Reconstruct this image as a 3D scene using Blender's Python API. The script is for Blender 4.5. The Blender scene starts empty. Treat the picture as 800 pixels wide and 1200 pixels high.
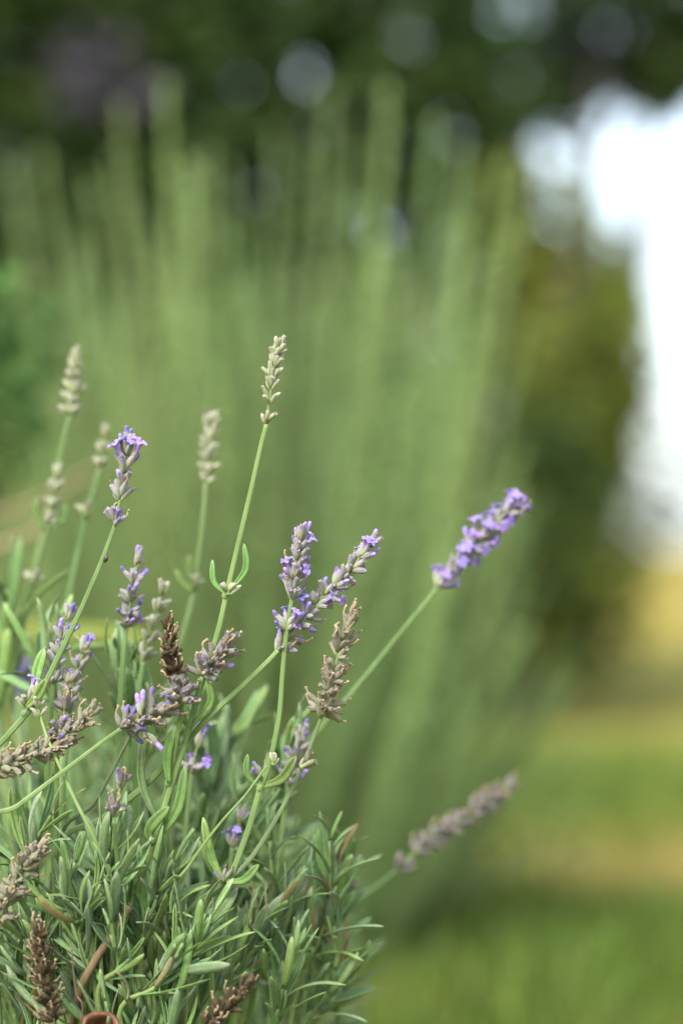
import bpy, math, random
import numpy as np
from mathutils import Vector, Matrix, noise

scene = bpy.context.scene
COL = scene.collection
R = math.radians
rnd = random.Random(7)

# ------------------------------------------------------------------ camera
CAM = Vector((0, 0, 0.45))
LENS, SENS = 85.0, 36.0
PX = SENS / 1200.0 / LENS                       # tangent of one photo pixel
PITCH = math.atan(40 * PX)                      # horizon lies at row 640
cd = bpy.data.cameras.new('camera')
cam = bpy.data.objects.new('camera', cd); COL.objects.link(cam)
cam.location = CAM
cam.rotation_euler = (R(90) + PITCH, 0, 0)
cd.sensor_fit = 'VERTICAL'; cd.sensor_height = SENS; cd.sensor_width = 24.0
cd.lens = LENS; cd.clip_start = 0.02; cd.clip_end = 3000
cd.dof.use_dof = True; cd.dof.focus_distance = 1.0; cd.dof.aperture_fstop = 3.2
scene.camera = cam

# ------------------------------------------------------------------ sky, sun, exposure
SUN_EL, SUN_ROT = R(44), R(-152)                # soft high light from behind the left shoulder
w = bpy.data.worlds.new('World'); scene.world = w; w.use_nodes = True
nt = w.node_tree; bg = nt.nodes['Background']
sky = nt.nodes.new('ShaderNodeTexSky'); sky.sky_type = 'NISHITA'; sky.sun_disc = False
sky.sun_elevation = SUN_EL; sky.sun_rotation = SUN_ROT
sky.air_density = 1.0; sky.dust_density = 2.0; sky.ozone_density = 1.0
tc = nt.nodes.new('ShaderNodeTexCoord'); cn = nt.nodes.new('ShaderNodeTexNoise'); cn.inputs['Scale'].default_value = 2.2; cn.inputs['Detail'].default_value = 6
nt.links.new(tc.outputs['Generated'], cn.inputs['Vector'])
cr = nt.nodes.new('ShaderNodeMapRange'); cr.inputs[1].default_value = .3; cr.inputs[2].default_value = .7; cr.inputs[3].default_value = .62; cr.inputs[4].default_value = .95
nt.links.new(cn.outputs[0], cr.inputs[0])
cm = nt.nodes.new('ShaderNodeMix'); cm.data_type = 'RGBA'; cm.inputs[7].default_value = (2.0, 2.15, 2.25, 1)   # thin bright cloud
nt.links.new(cr.outputs[0], cm.inputs[0]); nt.links.new(sky.outputs[0], cm.inputs[6]); nt.links.new(cm.outputs[2], bg.inputs[0]); bg.inputs[1].default_value = 0.15
sd = bpy.data.lights.new('sun', 'SUN'); sd.energy = 1.5; sd.angle = R(25); sd.color = (1, .95, .86)
sun = bpy.data.objects.new('sun', sd); COL.objects.link(sun)
# direction towards the sun, same convention as the sky node (rotation from +Y, clockwise seen from above)
sdir = Vector((math.sin(SUN_ROT) * math.cos(SUN_EL), math.cos(SUN_ROT) * math.cos(SUN_EL), math.sin(SUN_EL)))
sun.rotation_euler = sdir.to_track_quat('Z', 'Y').to_euler()
sun.location = (-3, -3, 6)
scene.view_settings.view_transform = 'Standard'; scene.view_settings.look = 'None'
scene.view_settings.exposure = 2.42; scene.view_settings.gamma = 1.0
scene.render.engine = 'CYCLES'
scene.cycles.use_denoising = True
scene.cycles.max_bounces = 8; scene.cycles.transmission_bounces = 6
scene.cycles.sample_clamp_indirect = 6.0

FWD = Vector((0, math.cos(PITCH), math.sin(PITCH)))
UP = Vector((0, -math.sin(PITCH), math.cos(PITCH)))
RT = Vector((1, 0, 0))
def P(px, py, D=1.0):
    return CAM + D * (FWD + RT * ((px - 400) * PX) + UP * ((600 - py) * PX))

# ------------------------------------------------------------------ object helpers
WPOS = {}                                        # world origin of every parent (parents are never rotated)
def mesh(name, v, f, smooth=True):
    m = bpy.data.meshes.new(name); m.from_pydata([tuple(p) for p in v], [], f)
    if smooth: m.polygons.foreach_set('use_smooth', [True] * len(m.polygons))
    m.update(); return m
def thing(name, loc, label, cat, group=None):
    o = bpy.data.objects.new(name, None); COL.objects.link(o)
    o.empty_display_size = 0.01; o.location = loc
    o['label'] = label; o['category'] = cat
    if group: o['group'] = group
    WPOS[o.name] = Vector(loc); return o
def add(name, me, mat, parent=None, M=None):
    o = bpy.data.objects.new(name, me); COL.objects.link(o)
    if mat is not None and (len(me.materials) == 0): me.materials.append(mat)
    elif mat is not None and me.materials[0] is not mat:
        o.material_slots[0].link = 'OBJECT'; o.material_slots[0].material = mat
    M = M if M is not None else Matrix.Identity(4)
    if parent is not None:
        o.parent = parent; M = Matrix.Translation(-WPOS[parent.name]) @ M
    o.matrix_basis = M
    return o
def tag(o, label=None, cat=None, group=None, kind=None):
    for k, v in (('label', label), ('category', cat), ('group', group), ('kind', kind)):
        if v: o[k] = v
    return o
def frame(pos, d, up, s=1.0):                    # local +Z -> d, local +Y -> near up
    z = Vector(d).normalized(); y = Vector(up) - z * Vector(up).dot(z)
    if y.length < 1e-5: y = z.orthogonal()
    y.normalize(); x = y.cross(z)
    sx, sy, sz = (s, s, s) if not isinstance(s, tuple) else s
    M = Matrix((x * sx, y * sy, z * sz)).transposed().to_4x4(); M.translation = pos
    return M

def catmull(pts, n):
    pts = [Vector(p) for p in pts]
    if len(pts) == 2: pts = [pts[0], (pts[0] + pts[1]) / 2, pts[1]]
    q = [pts[0] * 2 - pts[1]] + pts + [pts[-1] * 2 - pts[-2]]
    out = []
    for i in range(1, len(q) - 2):
        for k in range(n):
            t = k / n; a, b, c, d = q[i - 1], q[i], q[i + 1], q[i + 2]
            out.append(0.5 * ((2 * b) + (c - a) * t + (2 * a - 5 * b + 4 * c - d) * t * t + (3 * b - a - 3 * c + d) * t ** 3))
    out.append(pts[-1]); return out
def tube(path, rad, sides=10, square=0.0, cap=True, V=None, F=None):
    """swept tube; rad(t); square > 0 gives the four-ribbed section of a lavender stem"""
    V = [] if V is None else V; F = [] if F is None else F
    o0 = len(V); n = len(path); u = None
    for i, p in enumerate(path):
        d = (path[min(i + 1, n - 1)] - path[max(i - 1, 0)]).normalized()
        if u is None: u = d.orthogonal().normalized()
        u = (u - d * u.dot(d)).normalized(); v = d.cross(u)
        r0 = rad(i / (n - 1))
        for k in range(sides):
            a = 2 * math.pi * k / sides
            r = r0 * (1 + square * math.cos(4 * a))
            V.append(p + (u * math.cos(a) + v * math.sin(a)) * r)
    for i in range(n - 1):
        for k in range(sides):
            a, b = o0 + i * sides + k, o0 + i * sides + (k + 1) % sides
            F.append((a, b, b + sides, a + sides))
    if cap:
        F.append(tuple(o0 + k for k in reversed(range(sides))))
        F.append(tuple(o0 + (n - 1) * sides + k for k in range(sides)))
    return V, F

# ------------------------------------------------------------------ materials
def newmat(name):
    m = bpy.data.materials.new(name); m.use_nodes = True
    t = m.node_tree; b = t.nodes['Principled BSDF']
    return m, t, b, t.nodes.new, t.links.new
def ramp(t, stops):
    r = t.nodes.new('ShaderNodeValToRGB'); e = r.color_ramp.elements
    while len(e) < len(stops): e.new(0.5)
    for q, (p, c) in zip(e, stops): q.position = p; q.color = (*c, 1)
    return r
def vary(t, col, hue=0.02, val=0.25, island=False):
    """small hue / value shift from plant to plant"""
    N, L = t.nodes.new, t.links.new
    src = N('ShaderNodeNewGeometry').outputs['Random Per Island'] if island else N('ShaderNodeObjectInfo').outputs['Random']
    h = N('ShaderNodeHueSaturation')
    a = N('ShaderNodeMapRange'); a.inputs[3].default_value = 0.5 - hue; a.inputs[4].default_value = 0.5 + hue
    L(src, a.inputs[0]); L(a.outputs[0], h.inputs['Hue'])
    w1 = N('ShaderNodeMath'); w1.operation = 'MULTIPLY'; w1.inputs[1].default_value = 7.31; L(src, w1.inputs[0])
    w2 = N('ShaderNodeMath'); w2.operation = 'FRACT'; L(w1.outputs[0], w2.inputs[0])
    b = N('ShaderNodeMapRange'); b.inputs[3].default_value = 1 - val; b.inputs[4].default_value = 1 + val
    L(w2.outputs[0], b.inputs[0]); L(b.outputs[0], h.inputs['Value'])
    L(col, h.inputs['Color']); return h.outputs[0]
def noisetex(t, scale, detail=4, coord='Object'):
    N, L = t.nodes.new, t.links.new
    c = N('ShaderNodeTexCoord'); n = N('ShaderNodeTexNoise')
    n.inputs['Scale'].default_value = scale; n.inputs['Detail'].default_value = detail
    L(c.outputs[coord], n.inputs['Vector']); return n
def bump(t, b, h, strength=0.3, dist=0.1):
    n = t.nodes.new('ShaderNodeBump'); n.inputs['Strength'].default_value = strength; n.inputs['Distance'].default_value = dist
    t.links.new(h, n.inputs['Height']); t.links.new(n.outputs[0], b.inputs['Normal'])
def translucent(m, t, b, col, f=0.25):
    N, L = t.nodes.new, t.links.new
    tr = N('ShaderNodeBsdfTranslucent'); mx = N('ShaderNodeMixShader'); mx.inputs[0].default_value = f
    L(col, tr.inputs[0]); L(b.outputs[0], mx.inputs[1]); L(tr.outputs[0], mx.inputs[2])
    L(mx.outputs[0], t.nodes['Material Output'].inputs[0])

def leaf_mat(name, c1, c2, c3, hue=.018, val=.3, island=False, scale=14, rough=.62, sheen=.25, tr=.22, tipc=None):
    m, t, b, N, L = newmat(name)
    n = noisetex(t, scale); r = ramp(t, [(.3, c1), (.52, c2), (.75, c3)]); L(n.outputs[0], r.inputs[0])
    src = r.outputs[0]
    if tipc:                                     # paler, blunt tip of the blade
        g = N('ShaderNodeTexCoord'); sx = N('ShaderNodeVectorMath'); sx.operation = 'LENGTH'; L(g.outputs['Object'], sx.inputs[0])
        mr = N('ShaderNodeMapRange'); mr.inputs[1].default_value = .72; mr.inputs[2].default_value = 1.0; mr.inputs[4].default_value = .75; L(sx.outputs[1], mr.inputs[0])
        mx = N('ShaderNodeMix'); mx.data_type = 'RGBA'; L(mr.outputs[0], mx.inputs[0]); L(src, mx.inputs[6]); mx.inputs[7].default_value = (*tipc, 1); src = mx.outputs[2]
        at = N('ShaderNodeAttribute'); at.attribute_name = 'rib_edgelight'; am = N('ShaderNodeMath'); am.operation = 'MULTIPLY'; am.inputs[1].default_value = .6; L(at.outputs['Fac'], am.inputs[0])  # mixes in the pale midrib and the painted highlight along the blade edges
        m2 = N('ShaderNodeMix'); m2.data_type = 'RGBA'; L(am.outputs[0], m2.inputs[0]); L(src, m2.inputs[6]); m2.inputs[7].default_value = (tipc[0] * 1.1, tipc[1] * 1.1, tipc[2] * 1.1, 1); src = m2.outputs[2]
    col = vary(t, src, hue, val, island)
    L(col, b.inputs['Base Color']); b.inputs['Roughness'].default_value = rough
    b.inputs['Sheen Weight'].default_value = sheen; b.inputs['Sheen Roughness'].default_value = .5
    b.inputs['Specular IOR Level'].default_value = .35
    n2 = noisetex(t, scale * 5, 2); bump(t, b, n2.outputs[0], .35, .02)
    if tr: translucent(m, t, b, col, tr)
    return m
def stem_mat(name, c1, c2, scale=220, sheen=.2, bumpd=.0004):
    m, t, b, N, L = newmat(name)
    c = N('ShaderNodeTexCoord'); mp = N('ShaderNodeMapping'); mp.inputs['Scale'].default_value = (1, 1, .12)
    n = N('ShaderNodeTexNoise'); n.inputs['Scale'].default_value = scale; n.inputs['Detail'].default_value = 5
    L(c.outputs['Object'], mp.inputs[0]); L(mp.outputs[0], n.inputs['Vector'])
    r = ramp(t, [(.3, c1), (.7, c2)]); L(n.outputs[0], r.inputs[0])
    col = vary(t, r.outputs[0], .015, .18); L(col, b.inputs['Base Color'])
    b.inputs['Roughness'].default_value = .55; b.inputs['Sheen Weight'].default_value = sheen
    n2 = noisetex(t, 2500, 2); bump(t, b, n2.outputs[0], .25, bumpd)
    return m
def calyx_mat(name, base, mid, tip, speck, amt=.5, sheen=.4):
    """ribbed felt-covered calyx: base colour to tip colour along its length, streaked"""
    m, t, b, N, L = newmat(name)
    c = N('ShaderNodeTexCoord'); s = N('ShaderNodeSeparateXYZ'); L(c.outputs['Object'], s.inputs[0])
    n = N('ShaderNodeTexNoise'); n.inputs['Scale'].default_value = 4.5; n.inputs['Detail'].default_value = 3
    oi = N('ShaderNodeObjectInfo'); ad = N('ShaderNodeVectorMath'); ad.operation = 'ADD'
    L(c.outputs['Object'], ad.inputs[0]); L(oi.outputs['Location'], ad.inputs[1]); L(ad.outputs[0], n.inputs['Vector'])
    k = N('ShaderNodeMath'); k.operation = 'MULTIPLY_ADD'; k.inputs[1].default_value = .9; L(n.outputs[0], k.inputs[0])
    k2 = N('ShaderNodeMath'); k2.operation = 'SUBTRACT'; k2.inputs[1].default_value = .45; L(s.outputs[2], k2.inputs[0]); L(k2.outputs[0], k.inputs[2])
    r = ramp(t, [(.08, base), (.5, mid), (.85, tip)]); L(k.outputs[0], r.inputs[0])
    sp = N('ShaderNodeTexNoise'); sp.inputs['Scale'].default_value = 9; sp.inputs['Detail'].default_value = 5; L(ad.outputs[0], sp.inputs['Vector'])
    mr = N('ShaderNodeMapRange'); mr.inputs[1].default_value = .5; mr.inputs[2].default_value = .68; mr.inputs[4].default_value = amt
    L(sp.outputs[0], mr.inputs[0])
    mx = N('ShaderNodeMix'); mx.data_type = 'RGBA'; L(mr.outputs[0], mx.inputs[0]); L(r.outputs[0], mx.inputs[6]); mx.inputs[7].default_value = (*speck, 1)
    col = vary(t, mx.outputs[2], .02, .22)
    L(col, b.inputs['Base Color']); b.inputs['Roughness'].default_value = .75
    b.inputs['Sheen Weight'].default_value = sheen; b.inputs['Sheen Roughness'].default_value = .4
    b.inputs['Specular IOR Level'].default_value = .2
    n3 = noisetex(t, 30, 3); bump(t, b, n3.outputs[0], .5, .04)
    translucent(m, t, b, col, .15)
    return m

MAT = {}
MAT['leaf'] = leaf_mat('leaf_grey_green', (.10, .195, .055), (.145, .265, .085), (.20, .32, .13), tipc=(.30, .38, .20), sheen=.15)
MAT['leaf_silver'] = leaf_mat('leaf_silver', (.11, .20, .085), (.15, .265, .115), (.21, .32, .16), tipc=(.31, .38, .24), sheen=.25)
MAT['leaf_old'] = leaf_mat('leaf_old', (.20, .15, .05), (.28, .23, .08), (.24, .27, .10), tipc=(.22, .13, .06), val=.3)
MAT['leaf_fresh'] = leaf_mat('leaf_fresh_green', (.10, .20, .04), (.135, .25, .055), (.18, .30, .085), sheen=.1, tipc=(.26, .36, .14))
MAT['leaf_fill'] = leaf_mat('leaf_deep', (.10, .19, .05), (.13, .24, .07), (.17, .28, .10), island=True, scale=60)
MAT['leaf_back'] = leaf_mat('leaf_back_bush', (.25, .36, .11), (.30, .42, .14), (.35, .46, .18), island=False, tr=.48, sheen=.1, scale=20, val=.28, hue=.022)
MAT['stem'] = stem_mat('stem_green', (.068, .128, .026), (.115, .19, .05))
MAT['stem_pale'] = stem_mat('stem_pale', (.095, .155, .036), (.155, .225, .065))
MAT['stem_dark'] = stem_mat('stem_dark', (.055, .085, .028), (.10, .14, .05))
MAT['wood'] = stem_mat('stem_woody', (.06, .038, .018), (.13, .085, .042))
MAT['cal_pale'] = calyx_mat('calyx_pale', (.26, .34, .10), (.36, .41, .19), (.43, .41, .32), (.28, .25, .15), .4)
MAT['cal_bloom'] = calyx_mat('calyx_bloom', (.27, .34, .12), (.36, .38, .25), (.35, .30, .37), (.18, .13, .25), .5)
MAT['cal_faded'] = calyx_mat('calyx_faded', (.22, .25, .11), (.25, .245, .185), (.23, .20, .225), (.15, .10, .07), .55, .2)
MAT['cal_dry'] = calyx_mat('calyx_dry', (.26, .30, .13), (.30, .30, .19), (.28, .255, .19), (.17, .11, .06), .55, .2)
MAT['cal_dead'] = calyx_mat('calyx_dead', (.055, .042, .018), (.08, .055, .025), (.13, .09, .045), (.018, .012, .007), .8, .05)
def petal_mat(name, c1, c2, tr=.3):
    m, t, b, N, L = newmat(name)
    n = noisetex(t, 5, 3); r = ramp(t, [(.35, c1), (.7, c2)]); L(n.outputs[0], r.inputs[0])
    col = vary(t, r.outputs[0], .02, .15); L(col, b.inputs['Base Color']); b.inputs['Roughness'].default_value = .6
    b.inputs['Sheen Weight'].default_value = .3; translucent(m, t, b, col, tr); return m
MAT['petal'] = petal_mat('petal_violet', (.30, .19, .60), (.44, .31, .74))
MAT['petal_deep'] = petal_mat('petal_deep_violet', (.12, .09, .30), (.24, .17, .52))
MAT['wither'] = petal_mat('petal_withered', (.20, .13, .06), (.38, .29, .175), .1)
MAT['bract'] = petal_mat('bract_brown', (.15, .085, .03), (.30, .19, .09), .15)

# ------------------------------------------------------------------ small plant meshes (unit length along +Z)
def leaf_mesh(name, v, f):
    """leaf blade with a pale midrib and edge highlights painted on its rolled margin, marked per vertex"""
    m = mesh(name, v, f); a = m.attributes.new('rib_edgelight', 'FLOAT', 'POINT')
    a.data.foreach_set('value', [(.9 if i % 10 in (3, 8) else .55 if i % 10 in (0, 6) else 0.) for i in range(len(v))]); return m  # midrib pigment, then light catching the margin put into the colour
def leaf_shape(path, nrm, wid, thick=.10, groove=.5, seg=10):
    """closed narrow leaf blade with rolled edges and a sunk midrib; path in unit lengths"""
    V, F = [], []; pts = catmull(path, max(2, seg // (len(path) - 1))); n = len(pts)
    us = (-1, -.72, -.3, 0, .3, .72, 1)
    for i, p in enumerate(pts):
        t = i / (n - 1)
        d = (pts[min(i + 1, n - 1)] - pts[max(i - 1, 0)]).normalized()
        y = (Vector(nrm) - d * Vector(nrm).dot(d)).normalized(); x = y.cross(d)
        ww = wid * (.42 + .58 * math.sin(math.pi / 2 * min(1, t / .58))) * math.sqrt(max(.03, 1 - max(0, (t - .6) / .4) ** 2.4))
        for u in us:
            h = .50 * abs(u) * (1 - max(0, abs(u) - .6) * 2.2) + (-.30 * groove if u == 0 else 0)
            V.append(p + x * (u * ww / 2) + y * (h * ww / 2))
        for u in (.6, 0, -.6):
            V.append(p + x * (u * ww / 2) + y * ((-.06 - (.24 if u == 0 else 0)) * ww / 2))
    S = 10
    for i in range(n - 1):
        for k in range(S):
            a, b = i * S + k, i * S + (k + 1) % S
            F.append((a, a + S, b + S, b))
    F.append(tuple(range(S))); F.append(tuple((n - 1) * S + k for k in reversed(range(S))))
    return V, F
LEAFS = []
for k, (bend, wd, sw) in enumerate([(.16, .12, .03), (.05, .105, -.04), (-.14, .12, .02), (-.28, .11, -.03), (.32, .10, .05), (.0, .13, 0), (-.10, .095, .07), (.24, .115, -.06), (-.36, .10, .04)]):
    path = [Vector((sw * t * (1 - t) * 4, bend * (t * t - .1 * t), t * (1 - .25 * abs(bend) * t))) for t in (0, .25, .5, .75, 1)]
    v, f = leaf_shape(path, (0, 1, 0), wd); LEAFS.append(leaf_mesh('leaf', v, f))
LEAFS_FRESH = []
for k, (bend, wd, sw) in enumerate([(.12, .15, .03), (-.12, .17, -.03), (.02, .14, .04)]):
    path = [Vector((sw * t * (1 - t) * 4, bend * (t * t - .1 * t), t)) for t in (0, .25, .5, .75, 1)]
    v, f = leaf_shape(path, (0, 1, 0), wd); LEAFS_FRESH.append(leaf_mesh('leaf', v, f))

def calyx_shape(kind, seed):
    r_ = random.Random(seed); S = 22; V, F = [], []
    prof = {'bud': [(0, .06), (.08, .11), (.25, .165), (.45, .195), (.65, .19), (.82, .16), (.93, .115), (1, .05)],
            'open': [(0, .055), (.1, .10), (.28, .155), (.5, .18), (.72, .17), (.9, .15), (1.0, .16)],
            'dry': [(0, .055), (.12, .13), (.32, .205), (.55, .22), (.78, .19), (.92, .155), (1.0, .17)],
            'shrunk': [(0, .06), (.15, .14), (.35, .20), (.55, .16), (.75, .17), (.9, .12), (1.0, .15)]}[kind]
    bx, by = r_.uniform(-.06, .06), r_.uniform(-.06, .06)
    for j, (z, r) in enumerate(prof):
        for k in range(S):
            a = 2 * math.pi * k / S
            rr = r * (1 + (.085 if kind != 'shrunk' else .2) * math.cos(11 * a) * math.sin(math.pi * min(z, .95)))
            if kind == 'shrunk': rr *= 1 + r_.uniform(-.18, .18)
            zz = z + (.045 * math.cos(5 * a) if j == len(prof) - 1 and kind != 'bud' else 0)
            V.append(Vector((rr * math.cos(a) + bx * math.sin(math.pi * z), rr * math.sin(a) + by * math.sin(math.pi * z), zz)))
    n = len(prof)
    for j in range(n - 1):
        for k in range(S):
            a, b = j * S + k, j * S + (k + 1) % S; F.append((a, b, b + S, a + S))
    F.append(tuple(reversed(range(S))))
    o = len(V)                                   # sunk mouth
    for k in range(S):
        a = 2 * math.pi * k / S; q = V[(n - 1) * S + k]
        V.append(Vector((q.x * .8, q.y * .8, q.z - (.10 if kind != 'bud' else -.015))))
    for k in range(S):
        a, b = (n - 1) * S + k, (n - 1) * S + (k + 1) % S; F.append((a, b, o + (k + 1) % S, o + k))
    F.append(tuple(o + k for k in range(S)))
    return mesh('calyx', V, F)
CAL = {k: [calyx_shape(k, s) for s in range(3)] for k in ('bud', 'open', 'dry', 'shrunk')}

def lobe(V, F, base, d, nrm, L, W):
    path = [base, base + d * L * .5 + nrm * L * .08, base + d * L * .95 - nrm * L * .12]
    o = len(V); n = 6; pts = catmull(path, 3)
    for i, p in enumerate(pts):
        t = i / (len(pts) - 1); x = d.cross(nrm).normalized()
        ww = W * (.62 + .38 * math.sin(math.pi * min(1, t * 1.1) * .62)) * (1 if t < .75 else .78 if t < .95 else .45)
        for u, h in ((-1, .18), (-.5, -.02), (0, .05), (.5, -.02), (1, .18)): V.append(p + x * u * ww / 2 + nrm * h * ww)
        for u in (.6, -.6): V.append(p + x * u * ww / 2 - nrm * .06 * ww)
    for i in range(len(pts) - 1):
        for k in range(7):
            a, b = o + i * 7 + k, o + i * 7 + (k + 1) % 7; F.append((a, a + 7, b + 7, b))
    F.append(tuple(o + (len(pts) - 1) * 7 + k for k in range(7)))
def corolla_shape(seed):
    """two-lipped lavender flower: tube, two upper and three lower lobes"""
    r_ = random.Random(seed); V, F = [], []
    path = catmull([Vector((0, 0, -.35)), Vector((0, .02, 0)), Vector((0, .05, .4))], 4)
    tube(path, lambda t: .10 + .09 * t * t, 10, 0, True, V, F)
    top = Vector((0, .05, .38))
    for a, L, W in ((62, .46, .50), (118, .46, .50), (200, .32, .36), (270, .34, .38), (340, .32, .36)):
        a = R(a + r_.uniform(-10, 10)); o = Vector((math.cos(a), math.sin(a), 0)); up = Vector((0, 0, 1))
        e = r_.uniform(.35, .7) if L > .5 else r_.uniform(.05, .4)
        d = (o + up * e).normalized(); nrm = (up - d * up.dot(d)).normalized()
        lobe(V, F, top + o * .12, d, nrm, L * r_.uniform(.85, 1.1), W)
    return mesh('corolla', V, F)
COR = [corolla_shape(s) for s in range(4)]
def bud_corolla(seed):
    r_ = random.Random(seed)
    path = catmull([Vector((0, 0, -.3)), Vector((r_.uniform(-.05, .05), .03, .2)), Vector((r_.uniform(-.1, .1), .08, .52))], 4)
    V, F = tube(path, lambda t: (.10 + .07 * math.sin(math.pi * t)) * (1 if t < .9 else .55), 9)
    return mesh('petal_bud', V, F)
BUDC = [bud_corolla(s) for s in range(3)]
def wither_shape(seed):
    r_ = random.Random(seed); b = r_.uniform(.15, .45)
    path = catmull([Vector((0, 0, -.25)), Vector((0, .04, .15)), Vector((r_.uniform(-.12, .12), b * .6, .45)), Vector((r_.uniform(-.2, .2), b, .62))], 4)
    V, F = tube(path, lambda t: .085 - .02 * t + .07 * max(0, t - .75) * 4, 8)
    for q in V: q += Vector((r_.uniform(-1, 1), r_.uniform(-1, 1), r_.uniform(-1, 1))) * .022
    return mesh('withered_petal', V, F)
WIT = [wither_shape(s) for s in range(4)]

# ------------------------------------------------------------------ lavender stalk builder
ROOT = Vector((-.115, 1.09, 0))
def root_for(p):
    return Vector((ROOT.x + (p.x - ROOT.x) * .4, ROOT.y + (p.y - ROOT.y) * .45 + .01, 0))
def down_path(p, q):
    """points from p (direction p - q upwards) down to the soil"""
    g = root_for(p); d = (p - q).normalized() * -1
    a = p + (g - p) * .35 + d * .0; a = a * .7 + (p + (-d) * -(p - g).length * .3) * .3
    return [a, p + (g - p) * .72, g - Vector((0, 0, .003))]

TYPES = {  # calyx kinds, calyx material, p(open flower), p(petal bud), p(withered)
    'pale':  (['bud', 'bud', 'open'], 'cal_pale', 0, 0, 0),
    'half':  (['open', 'open', 'bud'], 'cal_bloom', .02, .28, .08),
    'bloom': (['open', 'open', 'bud'], 'cal_bloom', .12, .20, .08),
    'lush':  (['open'], 'cal_bloom', .22, .24, .08),
    'full':  (['open'], 'cal_bloom', .40, .25, .05),
    'faded': (['open', 'dry'], 'cal_faded', 0, .15, .30),
    'grey':  (['open', 'dry'], 'cal_faded', 0, .03, .35),
    'dry':   (['dry', 'dry', 'open'], 'cal_dry', 0, 0, .5),
    'dead':  (['shrunk', 'dry'], 'cal_dead', 0, 0, .5)}
def spike(parent, pts, typ, cl=.0055, nper=6, whorls=None, seed=1, rachis='stem_pale', r0=.0008, spread=1.0, top=0, lowgap=.2):
    """flower spike along pts (base..tip): rachis and bracts are the mesh, every calyx and corolla its child"""
    r_ = random.Random(seed); path = catmull(pts, 8); n = len(path)
    L = sum((path[i + 1] - path[i]).length for i in range(n - 1))
    kinds, cm, po, pb, pw = TYPES[typ]
    V, F = tube(path[:-1], lambda t: r0 * (1 - .5 * t), 8, .1)
    if whorls is None:
        k = max(2, int(round(L / (cl * (.62 if typ in ('dead', 'dry') else .95))))); whorls = [0] + [lowgap + (.97 - lowgap) * i / (k - 1) for i in range(k)] if lowgap > 0 else [.97 * i / (k - 1) for i in range(k)]
    items = []
    ph = r_.uniform(0, 6.28)
    for wi, t in enumerate(whorls):
        x = t * (n - 1); i = min(int(x), n - 2); p = path[i].lerp(path[i + 1], x - i); d = (path[i + 1] - path[i]).normalized()
        u = d.orthogonal().normalized(); v = d.cross(u); ph += math.pi / 2 + r_.uniform(-.3, .3)
        last = t > .93
        m = max(4, int(round(nper * 1.35 * (.6 if last else 1) + r_.uniform(-1, 1))))
        for side in (0, 1):                      # pair of papery bracts below the whorl
            a = ph + side * math.pi; o = u * math.cos(a) + v * math.sin(a)
            b0 = len(V); e = (o * .8 + d * .75).normalized(); tx = d.cross(o)
            s = cl * .5
            for q in (p - d * s * .15, p + e * s * .5 + tx * s * .42, p + e * s * 1.15, p + e * s * .5 - tx * s * .42, p + e * s * .5 + o * s * .13):
                V.append(q)
            F += [(b0, b0 + 1, b0 + 4), (b0 + 1, b0 + 2, b0 + 4), (b0 + 2, b0 + 3, b0 + 4), (b0 + 3, b0, b0 + 4), (b0 + 3, b0 + 2, b0 + 1, b0)]
        for k in range(m):
            # two opposite fans of calyces
            side = k % 2; j = k // 2; half = (m + 1) // 2
            a = ph + side * math.pi + (j - (half - 1) / 2) * (2.5 / max(1, half)) + r_.uniform(-.22, .22)
            o = u * math.cos(a) + v * math.sin(a)
            al = R((r_.uniform(18, 62) if not last else r_.uniform(4, 30)) * spread * (1 - .25 * t))
            e = d * math.cos(al) + o * math.sin(al)
            rough_ = typ in ('dead', 'dry', 'faded')
            if rough_:                           # withered spikes are crumpled and uneven
                e = (e + Vector((r_.gauss(0, 1), r_.gauss(0, 1), r_.gauss(0, 1))) * (.38 if typ == 'dead' else .22)).normalized()
                q_ = p + d * r_.uniform(-.0026, .0026) * (1 if typ != 'faded' else .5)
            else: q_ = p
            items.append((q_ + o * r0 * .7 + d * r_.uniform(-.0010, .0014), e, o, d))
    me = mesh('flower_spike', V, F, False)
    me.materials.append(MAT[rachis]); me.materials.append(MAT['bract'])
    nb = len(F) - len(whorls) * 10
    me.polygons.foreach_set('material_index', [0] * nb + [1] * (len(F) - nb))
    me.polygons.foreach_set('use_smooth', [True] * nb + [False] * (len(F) - nb))
    sp = add('flower_spike', me, None, parent, Matrix.Identity(4))
    WPOS[sp.name] = Vector((0, 0, 0))
    for p, e, o, d in items:
        s = cl * r_.uniform(.5 if typ == 'dead' else .72, 1.2); wdt = r_.uniform(.78, 1.02) * (cl / s) ** .4
        kd = r_.choice(kinds)
        add('calyx', r_.choice(CAL[kd]), MAT[cm], sp, frame(p, e, d, (s * wdt, s * wdt, s)))
        q = r_.random()
        if q < po: add('corolla', r_.choice(COR), MAT['petal'], sp, frame(p + e * s * .95, e, d, cl * r_.uniform(.75, .95)))
        elif q < po + pb: add('petal_bud', r_.choice(BUDC), MAT['petal_deep' if r_.random() < (.6 if typ != 'bloom' else .35) else 'petal'], sp, frame(p + e * s * .95, e, d, cl * r_.uniform(.65, .95)))
        elif q < po + pb + pw: add('withered_petal', r_.choice(WIT), MAT['wither'], sp, frame(p + e * s * .95, e, d, cl * r_.uniform(.55, .9)))
    return sp

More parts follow.
